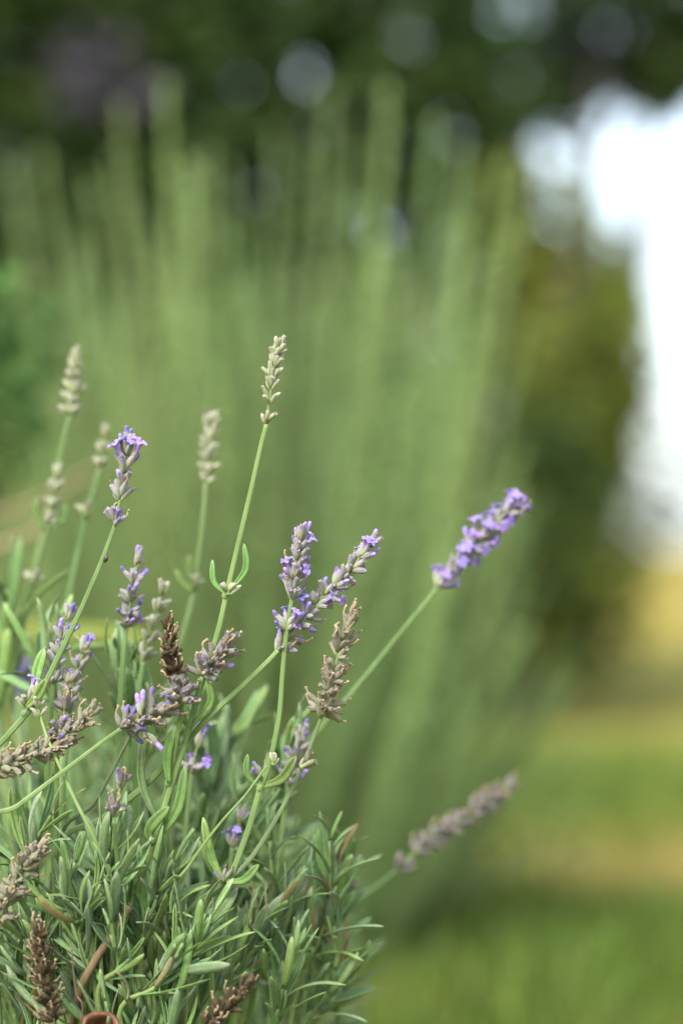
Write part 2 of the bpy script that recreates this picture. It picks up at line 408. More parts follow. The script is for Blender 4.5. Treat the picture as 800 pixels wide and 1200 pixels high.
def leaf_to(parent, a, b, bow=(0, 0), wpx=10, fresh=True, nrm=None, name='leaf'):
    """one leaf from point a to b (world), bowed sideways in the picture plane by bow pixels"""
    a, b = Vector(a), Vector(b); L = (b - a).length
    m1 = a.lerp(b, .5) + RT * bow[0] * PX + UP * -bow[1] * PX
    n = Vector(nrm) if nrm else (-FWD + UP * .5 + RT * .25)
    v, f = leaf_shape([Vector((0, 0, 0)), (m1 - a) / L, (b - a) / L], n, wpx * PX / L, seg=12)
    return add(name, leaf_mesh('leaf', v, f), MAT['leaf_fresh' if fresh else 'leaf'], parent, Matrix.Translation(a) @ Matrix.Scale(L, 4))

def stalk(label, cat, stem_px, spikes=(), D=1.0, r=.00115, mat='stem', leaves=(), buds=(), group='lavender flower stalks', ground=True, seed=1, name='lavender_stalk', extra=None):
    """stem_px from the top down; each entry (px, py[, D])"""
    pts = [P(q[0], q[1], q[2] if len(q) > 2 else D) for q in stem_px]
    if ground: pts = pts + down_path(pts[-1], pts[-2])
    base = pts[-1]
    o = thing(name, (base.x, base.y, max(0, base.z) if ground else base.z), label, cat, group)
    path = catmull(pts, 7)
    nodes = [P(q[0], q[1], q[2] if len(q) > 2 else D) for q in buds]
    V, F = tube(path, lambda t: r * (.8 + .35 * min(1, t * 2)), 16, .17)
    # swollen joints at the leaf pairs
    for q in nodes:
        i = min(range(len(path)), key=lambda k: (path[k] - q).length)
        d = (path[min(i + 1, len(path) - 1)] - path[max(i - 1, 0)]).normalized()
        tube([q - d * r * 1.6, q - d * r * .6, q + d * r * .6, q + d * r * 1.6], lambda t: r * (1.08 + .4 * math.sin(math.pi * t)), 10, 0, True, V, F)
    st = add('stem', mesh('stem', V, F), MAT[mat], o)
    for k, s in enumerate(spikes):
        s = dict(s); sp = [P(q[0], q[1], q[2] if len(q) > 2 else D) for q in s.pop('pts')]
        spike(o, sp, s.pop('typ'), seed=seed * 31 + k, **s)
    for lf in leaves:
        (ax, ay, *ad), (bx, by, *bd) = lf[0], lf[1]
        leaf_to(o, P(ax, ay, ad[0] if ad else D), P(bx, by, bd[0] if bd else D), lf[2] if len(lf) > 2 else (0, 0), lf[3] if len(lf) > 3 else 9, lf[4] if len(lf) > 4 else True)
    return o
def node_buds(o, px, py, D, typ, n=4, seed=1, cl=.005, d=(0, 0, 1)):
    """small whorl of calyces in a leaf axil"""
    p = P(px, py, D); d = Vector(d).normalized()
    return spike(o, [p, p + d * cl * .3, p + d * cl * .6], typ, cl=cl, nper=n, whorls=[.2], seed=seed, r0=.0012, spread=.9)

FS = 'flower stalk'
# --- the tall pale stalk in the middle
A = stalk('tall pale green budded lavender stalk with a pair of small curled leaves', FS,
      [(312, 497), (304, 530), (294, 575), (283, 622), (266, 694), (255, 742), (239, 793), (222, 852), (206, 903), (190, 955), (172, 1010), (150, 1070, 1.005), (112, 1140, 1.01)],
      [dict(pts=[(312, 496), (317, 462), (321, 430), (327, 404)], typ='pale', cl=.0052, nper=6, whorls=[0, .24, .41, .53, .69, .81, .93], lowgap=.2)],
      leaves=[((264, 696), (249, 656), (-6, 5), 7), ((267, 694), (286, 637), (11, 2), 8),
              ((222, 854, .998), (243, 797, .995), (14, -2), 9), ((221, 853), (206, 812, 1.004), (-3, 0), 11),
              ((198, 918, .997), (204, 852, .994), (-5, 0), 11), ((181, 990, .994), (198, 945, .99), (-14, 4), 14),
              ((183, 985, 1.003), (217, 897, 1.0), (8, 6), 13), ((187, 968, 1.006), (165, 872, 1.006), (-9, 0), 10, False)],
      buds=[(265, 697), (221, 854), (198, 917)], seed=3)
node_buds(A, 267, 697, .998, 'pale', 4, 5, .0052)
# --- the half-open lilac spike on the left with the beetle
B = stalk('lavender stalk topped by two bright lilac flowers, with a tiny beetle on its stem', FS,
      [(135, 616), (127, 638), (117, 664), (95, 715), (70, 767), (46, 815), (30, 838), (0, 872), (-40, 915)],
      [dict(pts=[(135, 614), (141, 585), (146, 548), (150, 523)], typ='half', cl=.0057, nper=7, whorls=[0, .34, .47, .62, .84, .97], seed=None) if False else
       dict(pts=[(135, 614), (141, 585), (146, 548), (150, 523)], typ='half', cl=.0062, nper=8, whorls=[0, .34, .48, .63, .84, .96])],
      leaves=[((31, 829, .998), (54, 796, .99), (2, 3), 12), ((40, 815, 1.004), (52, 760, 1.01), (-2, 0), 13)], buds=[(30, 836)], seed=8)
for (fx, fy, ex, ey) in ((139, 529, -.5, .9), (161, 527, .45, .9)):
    e = (RT * ex + UP * ey - FWD * .25).normalized(); sp = [c for c in B.children if c.name.startswith('flower_spike')][0]
    add('corolla', COR[0], MAT['petal'], sp, frame(P(fx, fy, .997), e, UP, .0080))
    add('calyx', CAL['open'][0], MAT['cal_bloom'], sp, frame(P(fx, fy, .997) - e * .0062, e, UP, .006))
sp = node_buds(B, 32, 832, 1.002, 'pale', 5, 4, .0052)
e = (RT * .35 + UP * .9).normalized()
add('corolla', COR[1], MAT['petal'], sp, frame(P(39, 802, 1.0), e, UP, .0062)); add('calyx', CAL['open'][1], MAT['cal_bloom'], sp, frame(P(34, 820, 1.0), e, UP, .006))
# --- upright bloom and the diagonal one crossing it
C = stalk('upright lavender stalk with violet open flowers crossing behind a slanting spike', FS,
      [(343, 697), (336, 738), (331, 790), (327, 840), (316, 893), (305, 924), (291, 972), (268, 1035), (245, 1100, 1.01)],
      [dict(pts=[(336, 738), (341, 708), (346, 670), (353, 632)], typ='lush', cl=.0063, nper=7, whorls=[0, .40, .49, .58, .68, .79, .89, .97], spread=1.15)],
      leaves=[((306, 922), (347, 886, .992), (4, 8), 12), ((303, 922), (290, 884), (-7, 3), 8)], buds=[(305, 923)], seed=5)
node_buds(C, 307, 915, 1.0, 'faded', 4, 6, .0056); node_buds(C, 321, 896, .995, 'pale', 4, 9, .0045)
Dk = stalk('slanting lavender stalk with long loose spike of lilac flowers and green calyces', FS,
      [(326, 762), (312, 777), (285, 803), (243, 842), (205, 885, 1.008), (165, 925, 1.012), (120, 960, 1.015), (70, 1000, 1.02)],
      [dict(pts=[(326, 762, 1.004), (362, 716, 1.006), (402, 676, 1.006), (436, 636, 1.006)], typ='bloom', cl=.0064, nper=7, whorls=[0, .10, .19, .28, .38, .47, .56, .66, .75, .85, .96], spread=1.2)],
      r=.00125, seed=11)
# --- dry spike
E = stalk('lavender stalk ending in a dry cream and brown seed spike', FS,
      [(378, 836), (368, 863), (352, 903), (325, 957), (292, 1008), (262, 1034), (225, 1064, 1.005), (190, 1110, 1.01)],
      [dict(pts=[(378, 835), (386, 808), (395, 772), (407, 737)], typ='dry', cl=.0070, nper=8, whorls=[0, .10, .27, .38, .50, .72, .84, .95], spread=1.35, lowgap=.1)],
      mat='stem_dark', r=.00095,
      leaves=[((262, 1033, .998), (238, 958, .992), (-3, 6), 11), ((265, 1033, .996), (303, 1013, .99), (2, 8), 10), ((258, 1034, 1.004), (233, 985, 1.006), (-2, 2), 8)], buds=[(262, 1033)], seed=14)
node_buds(E, 353, 900, .997, 'dry', 3, 3, .0062, (.6, 0, .5)); node_buds(E, 262, 1031, .996, 'faded', 3, 7, .004)
# --- out of focus flower stalks
Fk = stalk('leaning lavender stalk with a full violet spike standing apart against green', FS,
      [(512, 689, 1.085), (480, 728, 1.085), (440, 778, 1.087), (405, 820, 1.088), (368, 862, 1.09), (330, 920, 1.09), (300, 990, 1.08), (270, 1080, 1.08)],
      [dict(pts=[(512, 688, 1.085), (545, 650, 1.084), (576, 617, 1.083), (606, 590, 1.082)], typ='full', cl=.0066, nper=8, spread=1.15, whorls=[0, .11, .22, .31, .40, .50, .60, .72, .83, .93])], r=.00125, seed=17)
Gk = stalk('low leaning lavender stalk with a faded mauve and brown spike over the lawn', FS,
      [(466, 1019, 1.16), (440, 1040, 1.16), (405, 1066, 1.16), (360, 1100, 1.16), (310, 1160, 1.16)],
      [dict(pts=[(466, 1018, 1.16), (505, 984, 1.165), (550, 955, 1.165), (594, 922, 1.165)], typ='grey', cl=.0068, nper=8, whorls=[0, .18, .27, .36, .46, .55, .68, .76, .85, .96], spread=1.1)], r=.0012, seed=19)
H = stalk('pale grey-green budded lavender stalk, tallest of those beside the lilac-topped one', FS,
      [(82, 488, 1.125), (74, 520, 1.125), (64, 565, 1.125), (50, 628, 1.125), (34, 690, 1.125), (14, 770, 1.135), (0, 860, 1.145)],
      [dict(pts=[(82, 487, 1.125), (86, 455, 1.125), (90, 422, 1.125)], typ='pale', cl=.0062, nper=7, whorls=[0, .2, .42, .6, .78, .96])], r=.0013, seed=21)
Ik = stalk('lavender stalk with a small yellow-green bud spike and a bud pair below', FS,
      [(117, 550, 1.130), (110, 575, 1.130), (101, 604, 1.130), (92, 645, 1.130), (80, 705, 1.130), (68, 790, 1.135)],
      [dict(pts=[(117, 549, 1.130), (120, 530, 1.130), (123, 512, 1.130)], typ='pale', cl=.0056, nper=6, lowgap=0)], r=.0013, seed=22, buds=[(101, 604, 1.130)])
node_buds(Ik, 101, 603, 1.127, 'pale', 6, 2, .005)
Jk = stalk('short pale budded lavender stalk with two small leaves clasping its spike', FS,
      [(60, 608, 1.123), (50, 642, 1.123), (38, 690, 1.125), (24, 745, 1.130), (15, 820, 1.135)],
      [dict(pts=[(58, 612, 1.123), (62, 585, 1.123), (67, 556, 1.123)], typ='pale', cl=.0058, nper=6, lowgap=0)],
      leaves=[((52, 620, 1.121), (43, 582, 1.121), (-6, 2), 8), ((62, 618, 1.121), (77, 590, 1.121), (6, 3), 8)], r=.0013, seed=23, buds=[(40, 682, 1.125)])
node_buds(Jk, 40, 684, 1.123, 'pale', 6, 12, .006)
Kk = stalk('pale budded lavender stalk with thin straight stem and one side leaf', FS,
      [(241, 567, 1.115), (238, 610, 1.115), (232, 660, 1.115), (226, 700, 1.115), (213, 752, 1.115), (198, 820, 1.125)],
      [dict(pts=[(241, 566, 1.115), (244, 530, 1.115), (248, 495, 1.115)], typ='pale', cl=.0060, nper=6, whorls=[0, .16, .36, .52, .7, .86, .97])],
      leaves=[((228, 690, 1.113), (222, 650, 1.111), (-3, 0), 9), ((226, 692, 1.113), (206, 668, 1.111), (-2, 4), 9)], buds=[(228, 688, 1.115)], r=.0013, seed=24)
node_buds(Kk, 229, 686, 1.113, 'pale', 5, 15, .005)
Lk = stalk('lavender stalk with soft lilac-tipped conical spike amid leafy shoots', FS,
      [(148, 734, 1.032), (145, 765, 1.032), (142, 815, 1.034), (140, 880, 1.04)],
      [dict(pts=[(149, 733, 1.032), (154, 700, 1.03), (161, 660, 1.03)], typ='half', cl=.0064, nper=7, lowgap=.16)], r=.0013, seed=25)
Mk = stalk('small grey-green budded lavender stalk just behind a lilac conical spike', FS,
      [(168, 775, 1.05), (163, 810, 1.05), (158, 870, 1.05)],
      [dict(pts=[(168, 774, 1.05), (178, 735, 1.05), (191, 695, 1.05)], typ='pale', cl=.0062, nper=6, lowgap=0)], r=.0013, seed=26)
Nk = stalk('lilac-grey lavender spike half hidden by the diagonal stem of the lilac-topped stalk', FS,
      [(63, 800, 1.015), (59, 850, 1.015), (56, 930, 1.02)],
      [dict(pts=[(63, 800, 1.015), (70, 765, 1.015), (80, 724, 1.015)], typ='half', cl=.0062, nper=6, lowgap=0)], r=.0011, seed=27)
Nk2 = stalk('blurred mauve lavender spike with a violet flower among grey calyces', FS,
      [(80, 835, 1.04), (78, 880, 1.04), (74, 950, 1.04)],
      [dict(pts=[(80, 835, 1.04), (88, 800, 1.04), (98, 762, 1.04)], typ='bloom', cl=.0062, nper=6, lowgap=0)], r=.0011, seed=28)
Ok = stalk('drooping clump of faded brown-grey lavender calyces on an upright stem', FS,
      [(68, 872, 1.0), (67, 915, 1.0), (66, 985, 1.005), (66, 1080, 1.01)],
      [dict(pts=[(68, 872, 1.0), (74, 845, 1.0), (80, 800, 1.003)], typ='faded', cl=.0064, nper=9, lowgap=0, spread=1.3),
       dict(pts=[(72, 868, .998), (88, 855, .996), (104, 838, .995)], typ='dry', cl=.0060, nper=7, lowgap=0, spread=1.2)], r=.0011, seed=29)
O2 = stalk('faded brown lavender spike lying almost level across the foliage', FS,
      [(-12, 905, .995), (-40, 930, .995), (-60, 980, 1.0)],
      [dict(pts=[(-12, 905, .995), (12, 893, .995), (40, 884, .995), (62, 876, .995)], typ='dry', cl=.0066, nper=8, lowgap=0, spread=1.2)], r=.0011, seed=30)
Pk = stalk('dead dark brown lavender spike with a star of grey calyces at its foot', FS,
      [(214, 822, .992), (210, 850, .994), (200, 905, 1.0), (188, 975, 1.008)],
      [dict(pts=[(206, 790, .990), (200, 768, .990), (197, 736, .990)], typ='dead', cl=.0056, nper=9, lowgap=0, spread=1.0, rachis='wood'),
       dict(pts=[(213, 822, .990), (212, 812, .990), (207, 790, .990)], typ='faded', cl=.0070, nper=9, whorls=[0, .25, .6], spread=1.6)], r=.0010, seed=31)
Q1 = stalk('grey-mauve lavender cluster with pale withered tips, leaning over the tall stem', FS,
      [(237, 793, .994), (229, 822, .995), (220, 856, .998), (208, 900, 1.003), (195, 960, 1.008)],
      [dict(pts=[(237, 791, .994), (247, 776, .992), (262, 761, .990)], typ='faded', cl=.0074, nper=9, whorls=[0, .3, .6, .95], spread=1.25)], r=.0011, seed=32)
Q2 = stalk('faded lavender cluster with two violet buds on a thin pale diagonal stem', FS,
      [(143, 853, .99), (110, 877, .99), (60, 915, .988), (20, 945, .987), (-30, 982, .986)],
      [dict(pts=[(143, 853, .99), (160, 845, .99), (190, 832, .99)], typ='faded', cl=.0072, nper=9, whorls=[0, .25, .5, .75, .97], spread=1.4)], r=.00095, mat='stem_pale', seed=33)
q2s = [c for c in Q2.children if c.name.startswith('flower_spike')][0]
for (x, y, ex) in ((163, 822, -.15), (168, 818, .1), (184, 872, .5)):
    e = (RT * ex + UP * (.95 if y < 850 else -.6)).normalized(); add('petal_bud', BUDC[0], MAT['petal'], q2s, frame(P(x, y, .988), e, -FWD, .0068)); add('calyx', CAL['open'][0], MAT['cal_bloom'], q2s, frame(P(x, y, .988) - e * .006, e, -FWD, .0062))
Rk = stalk('thin bright green lavender stem with a small pale bud cluster nodding at its tip', FS,
      [(47, 838, .996), (56, 865, .994), (72, 902, .992), (92, 945, .99), (112, 985, .99), (130, 1040, .995)],
      [dict(pts=[(47, 840, .996), (45, 828, .996), (43, 815, .996)], typ='pale', cl=.0048, nper=5, whorls=[0, .5, .95])], r=.0007, mat='stem_pale', seed=34)
Sk = stalk('short brown seed cluster with a yellow-green bud ring beneath it', FS,
      [(134, 962, .985), (136, 990, .988), (140, 1050, .995)],
      [dict(pts=[(134, 958, .985), (136, 950, .985)], typ='pale', cl=.0042, nper=8, whorls=[.3]), dict(pts=[(135, 952, .985), (138, 938, .985), (141, 922, .985)], typ='faded', cl=.0056, nper=7, lowgap=0)], r=.0010, seed=35)
Tk = stalk('brown seed spike leaning out at the edge of the leafy shoots', FS,
      [(-8, 1090, .985), (-20, 1130, .985), (-30, 1200, .99)],
      [dict(pts=[(-8, 1090, .985), (8, 1055, .985), (28, 1015, .985), (40, 1000, .985)], typ='dry', cl=.0062, nper=9, lowgap=0, spread=1.1)], r=.0010, seed=36)
Uk = stalk('dead brown upright lavender spike sunk among dark leaves', FS,
      [(62, 1190, .975), (66, 1230, .975), (74, 1300, .98)],
      [dict(pts=[(62, 1190, .975), (55, 1150, .975), (48, 1118, .975), (45, 1098, .975)], typ='dead', cl=.0056, nper=9, lowgap=0, rachis='wood')], r=.0010, mat='wood', seed=37)
Vk = stalk('dead dark brown lavender spike bent sideways below the leafy shoots', FS,
      [(245, 1200, .975), (225, 1225, .975), (205, 1300, .98)],
      [dict(pts=[(245, 1200, .975), (262, 1184, .975), (284, 1160, .975)], typ='dead', cl=.0055, nper=9, lowgap=0, rachis='wood')], r=.0010, mat='wood', seed=38)
Wk = stalk('blurred pale lilac lavender spike behind the dark thin stem of the dry spike', FS,
      [(338, 918, 1.045), (332, 960, 1.045), (322, 1030, 1.045)],
      [dict(pts=[(338, 920, 1.045), (346, 890, 1.045), (354, 862, 1.045)], typ='half', cl=.0062, nper=6, lowgap=.2)], r=.0012, seed=39)
W2 = stalk('short lavender stalk with one violet flower glowing deep in the foliage', FS,
      [(272, 992, 1.035), (268, 1040, 1.035), (262, 1100, 1.04)],
      [dict(pts=[(272, 992, 1.035), (276, 975, 1.035), (281, 962, 1.035)], typ='lush', cl=.0062, nper=6, lowgap=0)], r=.0012, seed=46)
W3 = stalk('short blurred violet lavender stalk behind the crossing stems', FS,
      [(225, 905, 1.05), (220, 950, 1.05), (214, 1020, 1.05)],
      [dict(pts=[(225, 905, 1.05), (228, 888, 1.05), (232, 872, 1.05)], typ='lush', cl=.0062, nper=6, lowgap=0)], r=.0012, seed=41)
X1 = stalk('blurred mauve lavender spike half hidden by the grey-green shoots beside the lawn', FS,
      [(395, 1065, 1.10), (380, 1095, 1.10), (350, 1150, 1.10)],
      [dict(pts=[(395, 1065, 1.10), (404, 1045, 1.10), (412, 1022, 1.10)], typ='faded', cl=.0064, nper=7, lowgap=0)], r=.0012, seed=42)

# bare dark stems threading through
def bare(label, px, r=.001, mat='stem_dark', name='bare_lavender_stalk', cat='bare stalk'):
    pts = [P(*q) for q in px]; pts += down_path(pts[-1], pts[-2]); g = pts[-1]
    o = thing(name, (g.x, g.y, 0), label, cat); V, F = tube(catmull(pts, 7), lambda t: r * (.75 + .3 * t), 10, .1)
    add('stem', mesh('stem', V, F), MAT[mat], o); return o
bare('bare dark green lavender stem slanting behind the grey-mauve cluster', [(153, 862, 1.0), (135, 897, 1.0), (110, 942, 1.003), (72, 990, 1.008)])
o = bare('thin dark dead twig curving beside the reddish brown curled leaf', [(84, 1110, .975), (86, 1135, .975), (90, 1165, .975), (97, 1190, .975)], .0004, 'wood', 'dead_twig', 'twig')
o = bare('thick brown woody lavender branch under the leaf rosettes', [(152, 1062, .992), (135, 1090, .99), (112, 1125, .99), (95, 1160, .992), (84, 1215, 1.0)], .0021, 'wood', 'woody_branch', 'branch')
o = bare('thin pale stem running up to a tiny pale flower in a leaf axil', [(313, 897, .99), (300, 915, .99), (285, 935, .99), (258, 965, .99), (225, 1010, .992), (200, 1060, .995)], .0007, 'stem_pale')

# ------------------------------------------------------------------ leafy shoots (each leaf its own part)
def shoot(tip, base, label, group, n=8, L=.030, seed=1, mat='leaf', tuft=True, wide=1.0, r=.0011, ground=True, lo=26, hi=44):
    r_ = random.Random(seed); tip, base = Vector(tip), Vector(base)
    side = (tip - base).cross(FWD).normalized() * r_.uniform(-.008, .008)
    pts = [tip, tip.lerp(base, .5) + side, base] + down_path(base, tip)
    g = pts[-1]; o = thing('leafy_shoot', (g.x, g.y, 0), label, 'leafy shoot', group)
    path = catmull(pts, 7)
    V, F = tube(path, lambda t: r * (.6 + .7 * min(1, t * 1.6)), 8, .08)
    add('stem', mesh('stem', V, F), MAT['stem_pale'], o)
    path = path[:15]; m = len(path); ph = r_.uniform(0, 3.14)
    for k in range(n):
        t = (k / n) ** .9
        x = t * (m - 1); i = min(int(x), m - 2); p = path[i].lerp(path[i + 1], x - i); d = (path[i] - path[i + 1]).normalized()
        u = d.orthogonal().normalized(); v = d.cross(u); ph += math.pi / 2 + r_.uniform(-.25, .25)
        for sgn in (0, 1):
            if r_.random() < .06: continue
            a = ph + sgn * math.pi + r_.uniform(-.2, .2); ou = u * math.cos(a) + v * math.sin(a)
            al = R(8 + t * 6 + r_.uniform(0, 8)) if k == 0 else R(lo * (.55 + .6 * t) + r_.uniform(-6, hi - lo))
            e = d * math.cos(al) + ou * math.sin(al); nr = d * math.sin(al) - ou * math.cos(al)
            ll = L * (.55 + .6 * min(1, t * 2.2)) * r_.uniform(.8, 1.15)
            add('leaf', r_.choice(LEAFS), MAT[r_.choice(('leaf_fresh', 'leaf_fresh', 'leaf_silver', mat, mat)) if r_.random() > .045 or k < 2 else 'leaf_old'], o, frame(p + ou * r * .6, e, nr, (ll * wide, ll * wide, ll)))
            if tuft and k > 0 and r_.random() < .55:     # young leaves in the axil
                for q in range(2):
                    al2 = al * r_.uniform(.35, .75); a2 = a + r_.uniform(-.7, .7); o2 = u * math.cos(a2) + v * math.sin(a2)
                    e2 = d * math.cos(al2) + o2 * math.sin(al2); l2 = ll * r_.uniform(.35, .6)
                    add('leaf', r_.choice(LEAFS), MAT[mat], o, frame(p + o2 * r * .6, e2, d * math.sin(al2) - o2 * math.cos(al2), l2))
    return o
G1 = 'leafy shoots of the lavender in front'
spec = [  # tip, base, D, label, leaf length, pairs
    ((386, 985), (352, 1150), 1.045, 'grey-green leafy shoot with a blunt rosette tip beside the lawn', .029, 11),
    ((404, 1000), (372, 1160), 1.06, 'leafy shoot just behind the blunt-tipped one next to the lawn', .028, 10),
    ((316, 985), (292, 1150), 1.04, 'tall straight leafy shoot with a pale stem right of the crossing stems', .028, 10),
    ((118, 1035), (112, 1160), .985, 'sharp leafy shoot with upright finger-like leaves near the woody branch', .026, 7),
    ((88, 1010), (108, 1100), .985, 'small leafy shoot fanning narrow leaves above the dead spike', .026, 5),
    ((150, 1010), (140, 1120), .99, 'leafy shoot with dark channelled leaves against the woody branch', .030, 7),
    ((205, 1010), (165, 1130), .995, 'leafy shoot with curled-over leaf tips right of the woody branch', .030, 7),
    ((245, 1075), (175, 1165), .985, 'leafy shoot reaching sideways with long horizontal leaves', .030, 7),
    ((130, 1095), (115, 1165), .978, 'pale silvery rosette of young leaves over the woody branch', .018, 5),
    ((215, 1105), (140, 1190), .98, 'low silvery shoot spreading its leaves to the side', .026, 6),
    ((60, 955), (48, 1060), 1.0, 'leafy shoot rising through the brown seed spike', .030, 6),
    ((142, 960), (143, 1080), .99, 'narrow leafy shoot under the short seed cluster', .026, 7),
    ((140, 775), (150, 900), 1.055, 'blurred upright leafy shoot below the lilac conical spike', .034, 7),
    ((172, 800), (165, 910), 1.06, 'blurred leafy shoot between the small budded stalk and the dead spike', .034, 6),
    ((8, 690), (-6, 860), 1.12, 'tall blurred broad-leaved shoot beside the pale budded stalks', .045, 6),
    ((60, 745), (75, 850), 1.07, 'blurred leafy shoot behind the diagonal stem', .034, 5),
    ((278, 850), (255, 980), 1.11, 'blurred pale leafy shoot behind the slanting stem', .036, 7),
    ((232, 885), (222, 1010), 1.08, 'blurred leafy shoot between the tall stem and the upright bloom', .034, 7),
    ((345, 855), (325, 990), 1.06, 'blurred leafy shoot with a yellow-green tip beside the upright stem', .030, 6),
    ((352, 1030), (318, 1170), 1.035, 'silvery upright sprig between the straight shoot and the blunt-tipped one', .024, 10),
    ((300, 1065), (272, 1190), 1.03, 'silvery upright sprig above the bent dead spike', .024, 10),
    ((262, 1085), (232, 1200), 1.02, 'silvery upright sprig with short close-set leaves left of the bent dead spike', .023, 10),
    ((345, 1100), (318, 1220), 1.025, 'low silvery sprig right of the bent dead spike', .024, 9),
    ((392, 1085), (350, 1210), 1.05, 'low silvery sprig leaning out towards the lawn', .025, 9),
    ((330, 905), (305, 1040), 1.07, 'blurred leafy shoot behind the leaf pair of the upright stem', .034, 7)]
for k, (t, b, D, lab, L, n) in enumerate(spec):
    shoot(P(*t, D), P(*b, D + .01), lab, G1, n, L, 100 + k, wide=1.35 if k < 3 else 1.1)
YB = [(-60, 860), (0, 860), (100, 850), (200, 860), (270, 880), (330, 915), (370, 985), (405, 1050), (420, 1130), (425, 1300)]
def yb(x):
    for (a, ya), (b, yb_) in zip(YB, YB[1:]):
        if a <= x <= b: return ya + (yb_ - ya) * (x - a) / (b - a)
    return 1300
def scatter(N, D0, D1, label, seed, off0, off1, L, xm=400):
    r_ = random.Random(seed); k = 0; tries = 0
    while k < N and tries < 5000:
        tries += 1
        x = r_.uniform(-40, xm); D = r_.uniform(D0, D1); y = yb(x) + r_.uniform(off0, off1)
        if y > 1230: continue
        ang = R((x - 150) * .11 + r_.uniform(-22, 22)); ln = r_.uniform(110, 190)
        bx, by = x - math.sin(ang) * ln, y + math.cos(ang) * ln
        shoot(P(x, y, D), P(bx, by, D + r_.uniform(-.012, .03)), label, G1, r_.randint(6, 8), L * r_.uniform(.85, 1.15), seed * 1000 + k)
        k += 1
scatter(20, .982, 1.03, 'crisp grey-green leafy shoot in the dense foliage at the foot of the stalks', 5, 150, 340, .0255, 250)
scatter(24, 1.05, 1.13, 'slightly blurred grey-green leafy shoot behind the crisp foliage', 6, 40, 280, .027, 400)
scatter(22, 1.14, 1.32, 'blurred leafy shoot at the back of the lavender clump', 9, 10, 170, .031, 370)

# deep foliage of the clump, uncountable
def fill(N, seed):
    r_ = random.Random(seed); V, F = [], []; k = 0
    while k < N:
        x = r_.uniform(-60, 405); D = r_.uniform(1.05, 1.42); y = r_.uniform(yb(x) + 110, 1750)
        p = P(x, y, D)
        if p.z < .01: continue
        d = Vector((r_.gauss((x - 150) / 400, .35), r_.gauss(0, .35), r_.uniform(.35, 1))).normalized()
        s = d.orthogonal().normalized(); s = (Matrix.Rotation(r_.uniform(0, 6.28), 3, d) @ s); nn = d.cross(s)
        L = r_.uniform(.022, .04); W = L * .05; b = nn * L * r_.uniform(-.12, .12); o = len(V)
        V += [p - s * W * .6, p + s * W * .6, p + d * L * .6 + s * W + b, p + d * L * .6 - s * W + b, p + d * L + b * 2, p + d * L * .3 - nn * W * .8]
        F += [(o, o + 1, o + 2, o + 3), (o + 3, o + 2, o + 4), (o, o + 3, o + 5), (o + 1, o + 5, o + 2), (o, o + 5, o + 1), (o + 3, o + 4, o + 5), (o + 2, o + 5, o + 4)]
        k += 1
    return mesh('foliage', V, F)
tag(add('lavender_foliage', fill(1700, 3), MAT['leaf_fill']), 'shaded mass of grey-green lavender leaves inside the front clump', 'foliage', kind='stuff')

# ------------------------------------------------------------------ beetle on the stem, curled leaf
def beetle():
    p = P(120, 655, .9975); d = (P(127, 638) - P(113, 672)).normalized(); o = thing('beetle', p, 'tiny dark brown beetle clinging to the stem of the lilac-topped stalk', 'beetle')
    m, t, b, N, L = newmat('beetle_shell'); b.inputs['Roughness'].default_value = .3
    n = noisetex(t, 600); r = ramp(t, [(.35, (.012, .008, .005)), (.7, (.06, .025, .01))]); L(n.outputs[0], r.inputs[0]); L(r.outputs[0], b.inputs['Base Color'])
    c = p + RT * .0016 - FWD * .0008
    pts = [c - d * .0017, c - d * .001, c, c + d * .0008, c + d * .0011, c + d * .0018]
    rad = [.0002, .0008, .001, .0007, .0006, .0003]
    V, F = tube(pts, lambda t: rad[min(5, int(round(t * 5)))], 10); add('body', mesh('body', V, F), m, o)
    for k in (-1, 0, 1):
        for s in (-1, 1):
            a = c + d * k * .0007; q = a - RT * .0011 + FWD * s * .0011
            V, F = tube([a, a.lerp(q, .5) + FWD * s * .0006, q], lambda t: .00012, 5); add('leg', mesh('leg', V, F), m, o)
beetle()
def curled_leaf():
    c = P(119, 1204, .972); g = Vector((c.x, c.y, c.z)); m, t, b, N, L = newmat('dead_leaf_red_brown')
    n = noisetex(t, 300, 5); r = ramp(t, [(.3, (.07, .024, .012)), (.7, (.16, .058, .03))]); L(n.outputs[0], r.inputs[0]); L(r.outputs[0], b.inputs['Base Color']); b.inputs['Roughness'].default_value = .6
    bump(t, b, n.outputs[0], .4, .0006)
    V, F = [], []; ax = (UP * .55 + FWD * -.75 + RT * .2).normalized(); u = (RT - ax * RT.dot(ax)).normalized(); v = ax.cross(u)
    n1, n2 = 18, 7
    for j in range(n2):
        for k in range(n1):
            a = R(-30 + 265 * k / (n1 - 1)); rr = .0050 * (1 + .12 * math.sin(3 * a + j) + .06 * j)
            V.append(c - ax * (.022 * (1 - j / (n2 - 1))) + (u * math.cos(a) + v * math.sin(a)) * rr)
    for j in range(n2 - 1):
        for k in range(n1 - 1):
            a = j * n1 + k; F.append((a, a + 1, a + n1 + 1, a + n1))
    me = mesh('curled_leaf', V, F); o = add('curled_leaf', me, m)
    s = o.modifiers.new('thick', 'SOLIDIFY'); s.thickness = .0014; s.offset = 0
    tag(o, 'curled reddish brown dead leaf caught among the stems by a thin dark twig', 'dead leaf')
curled_leaf()

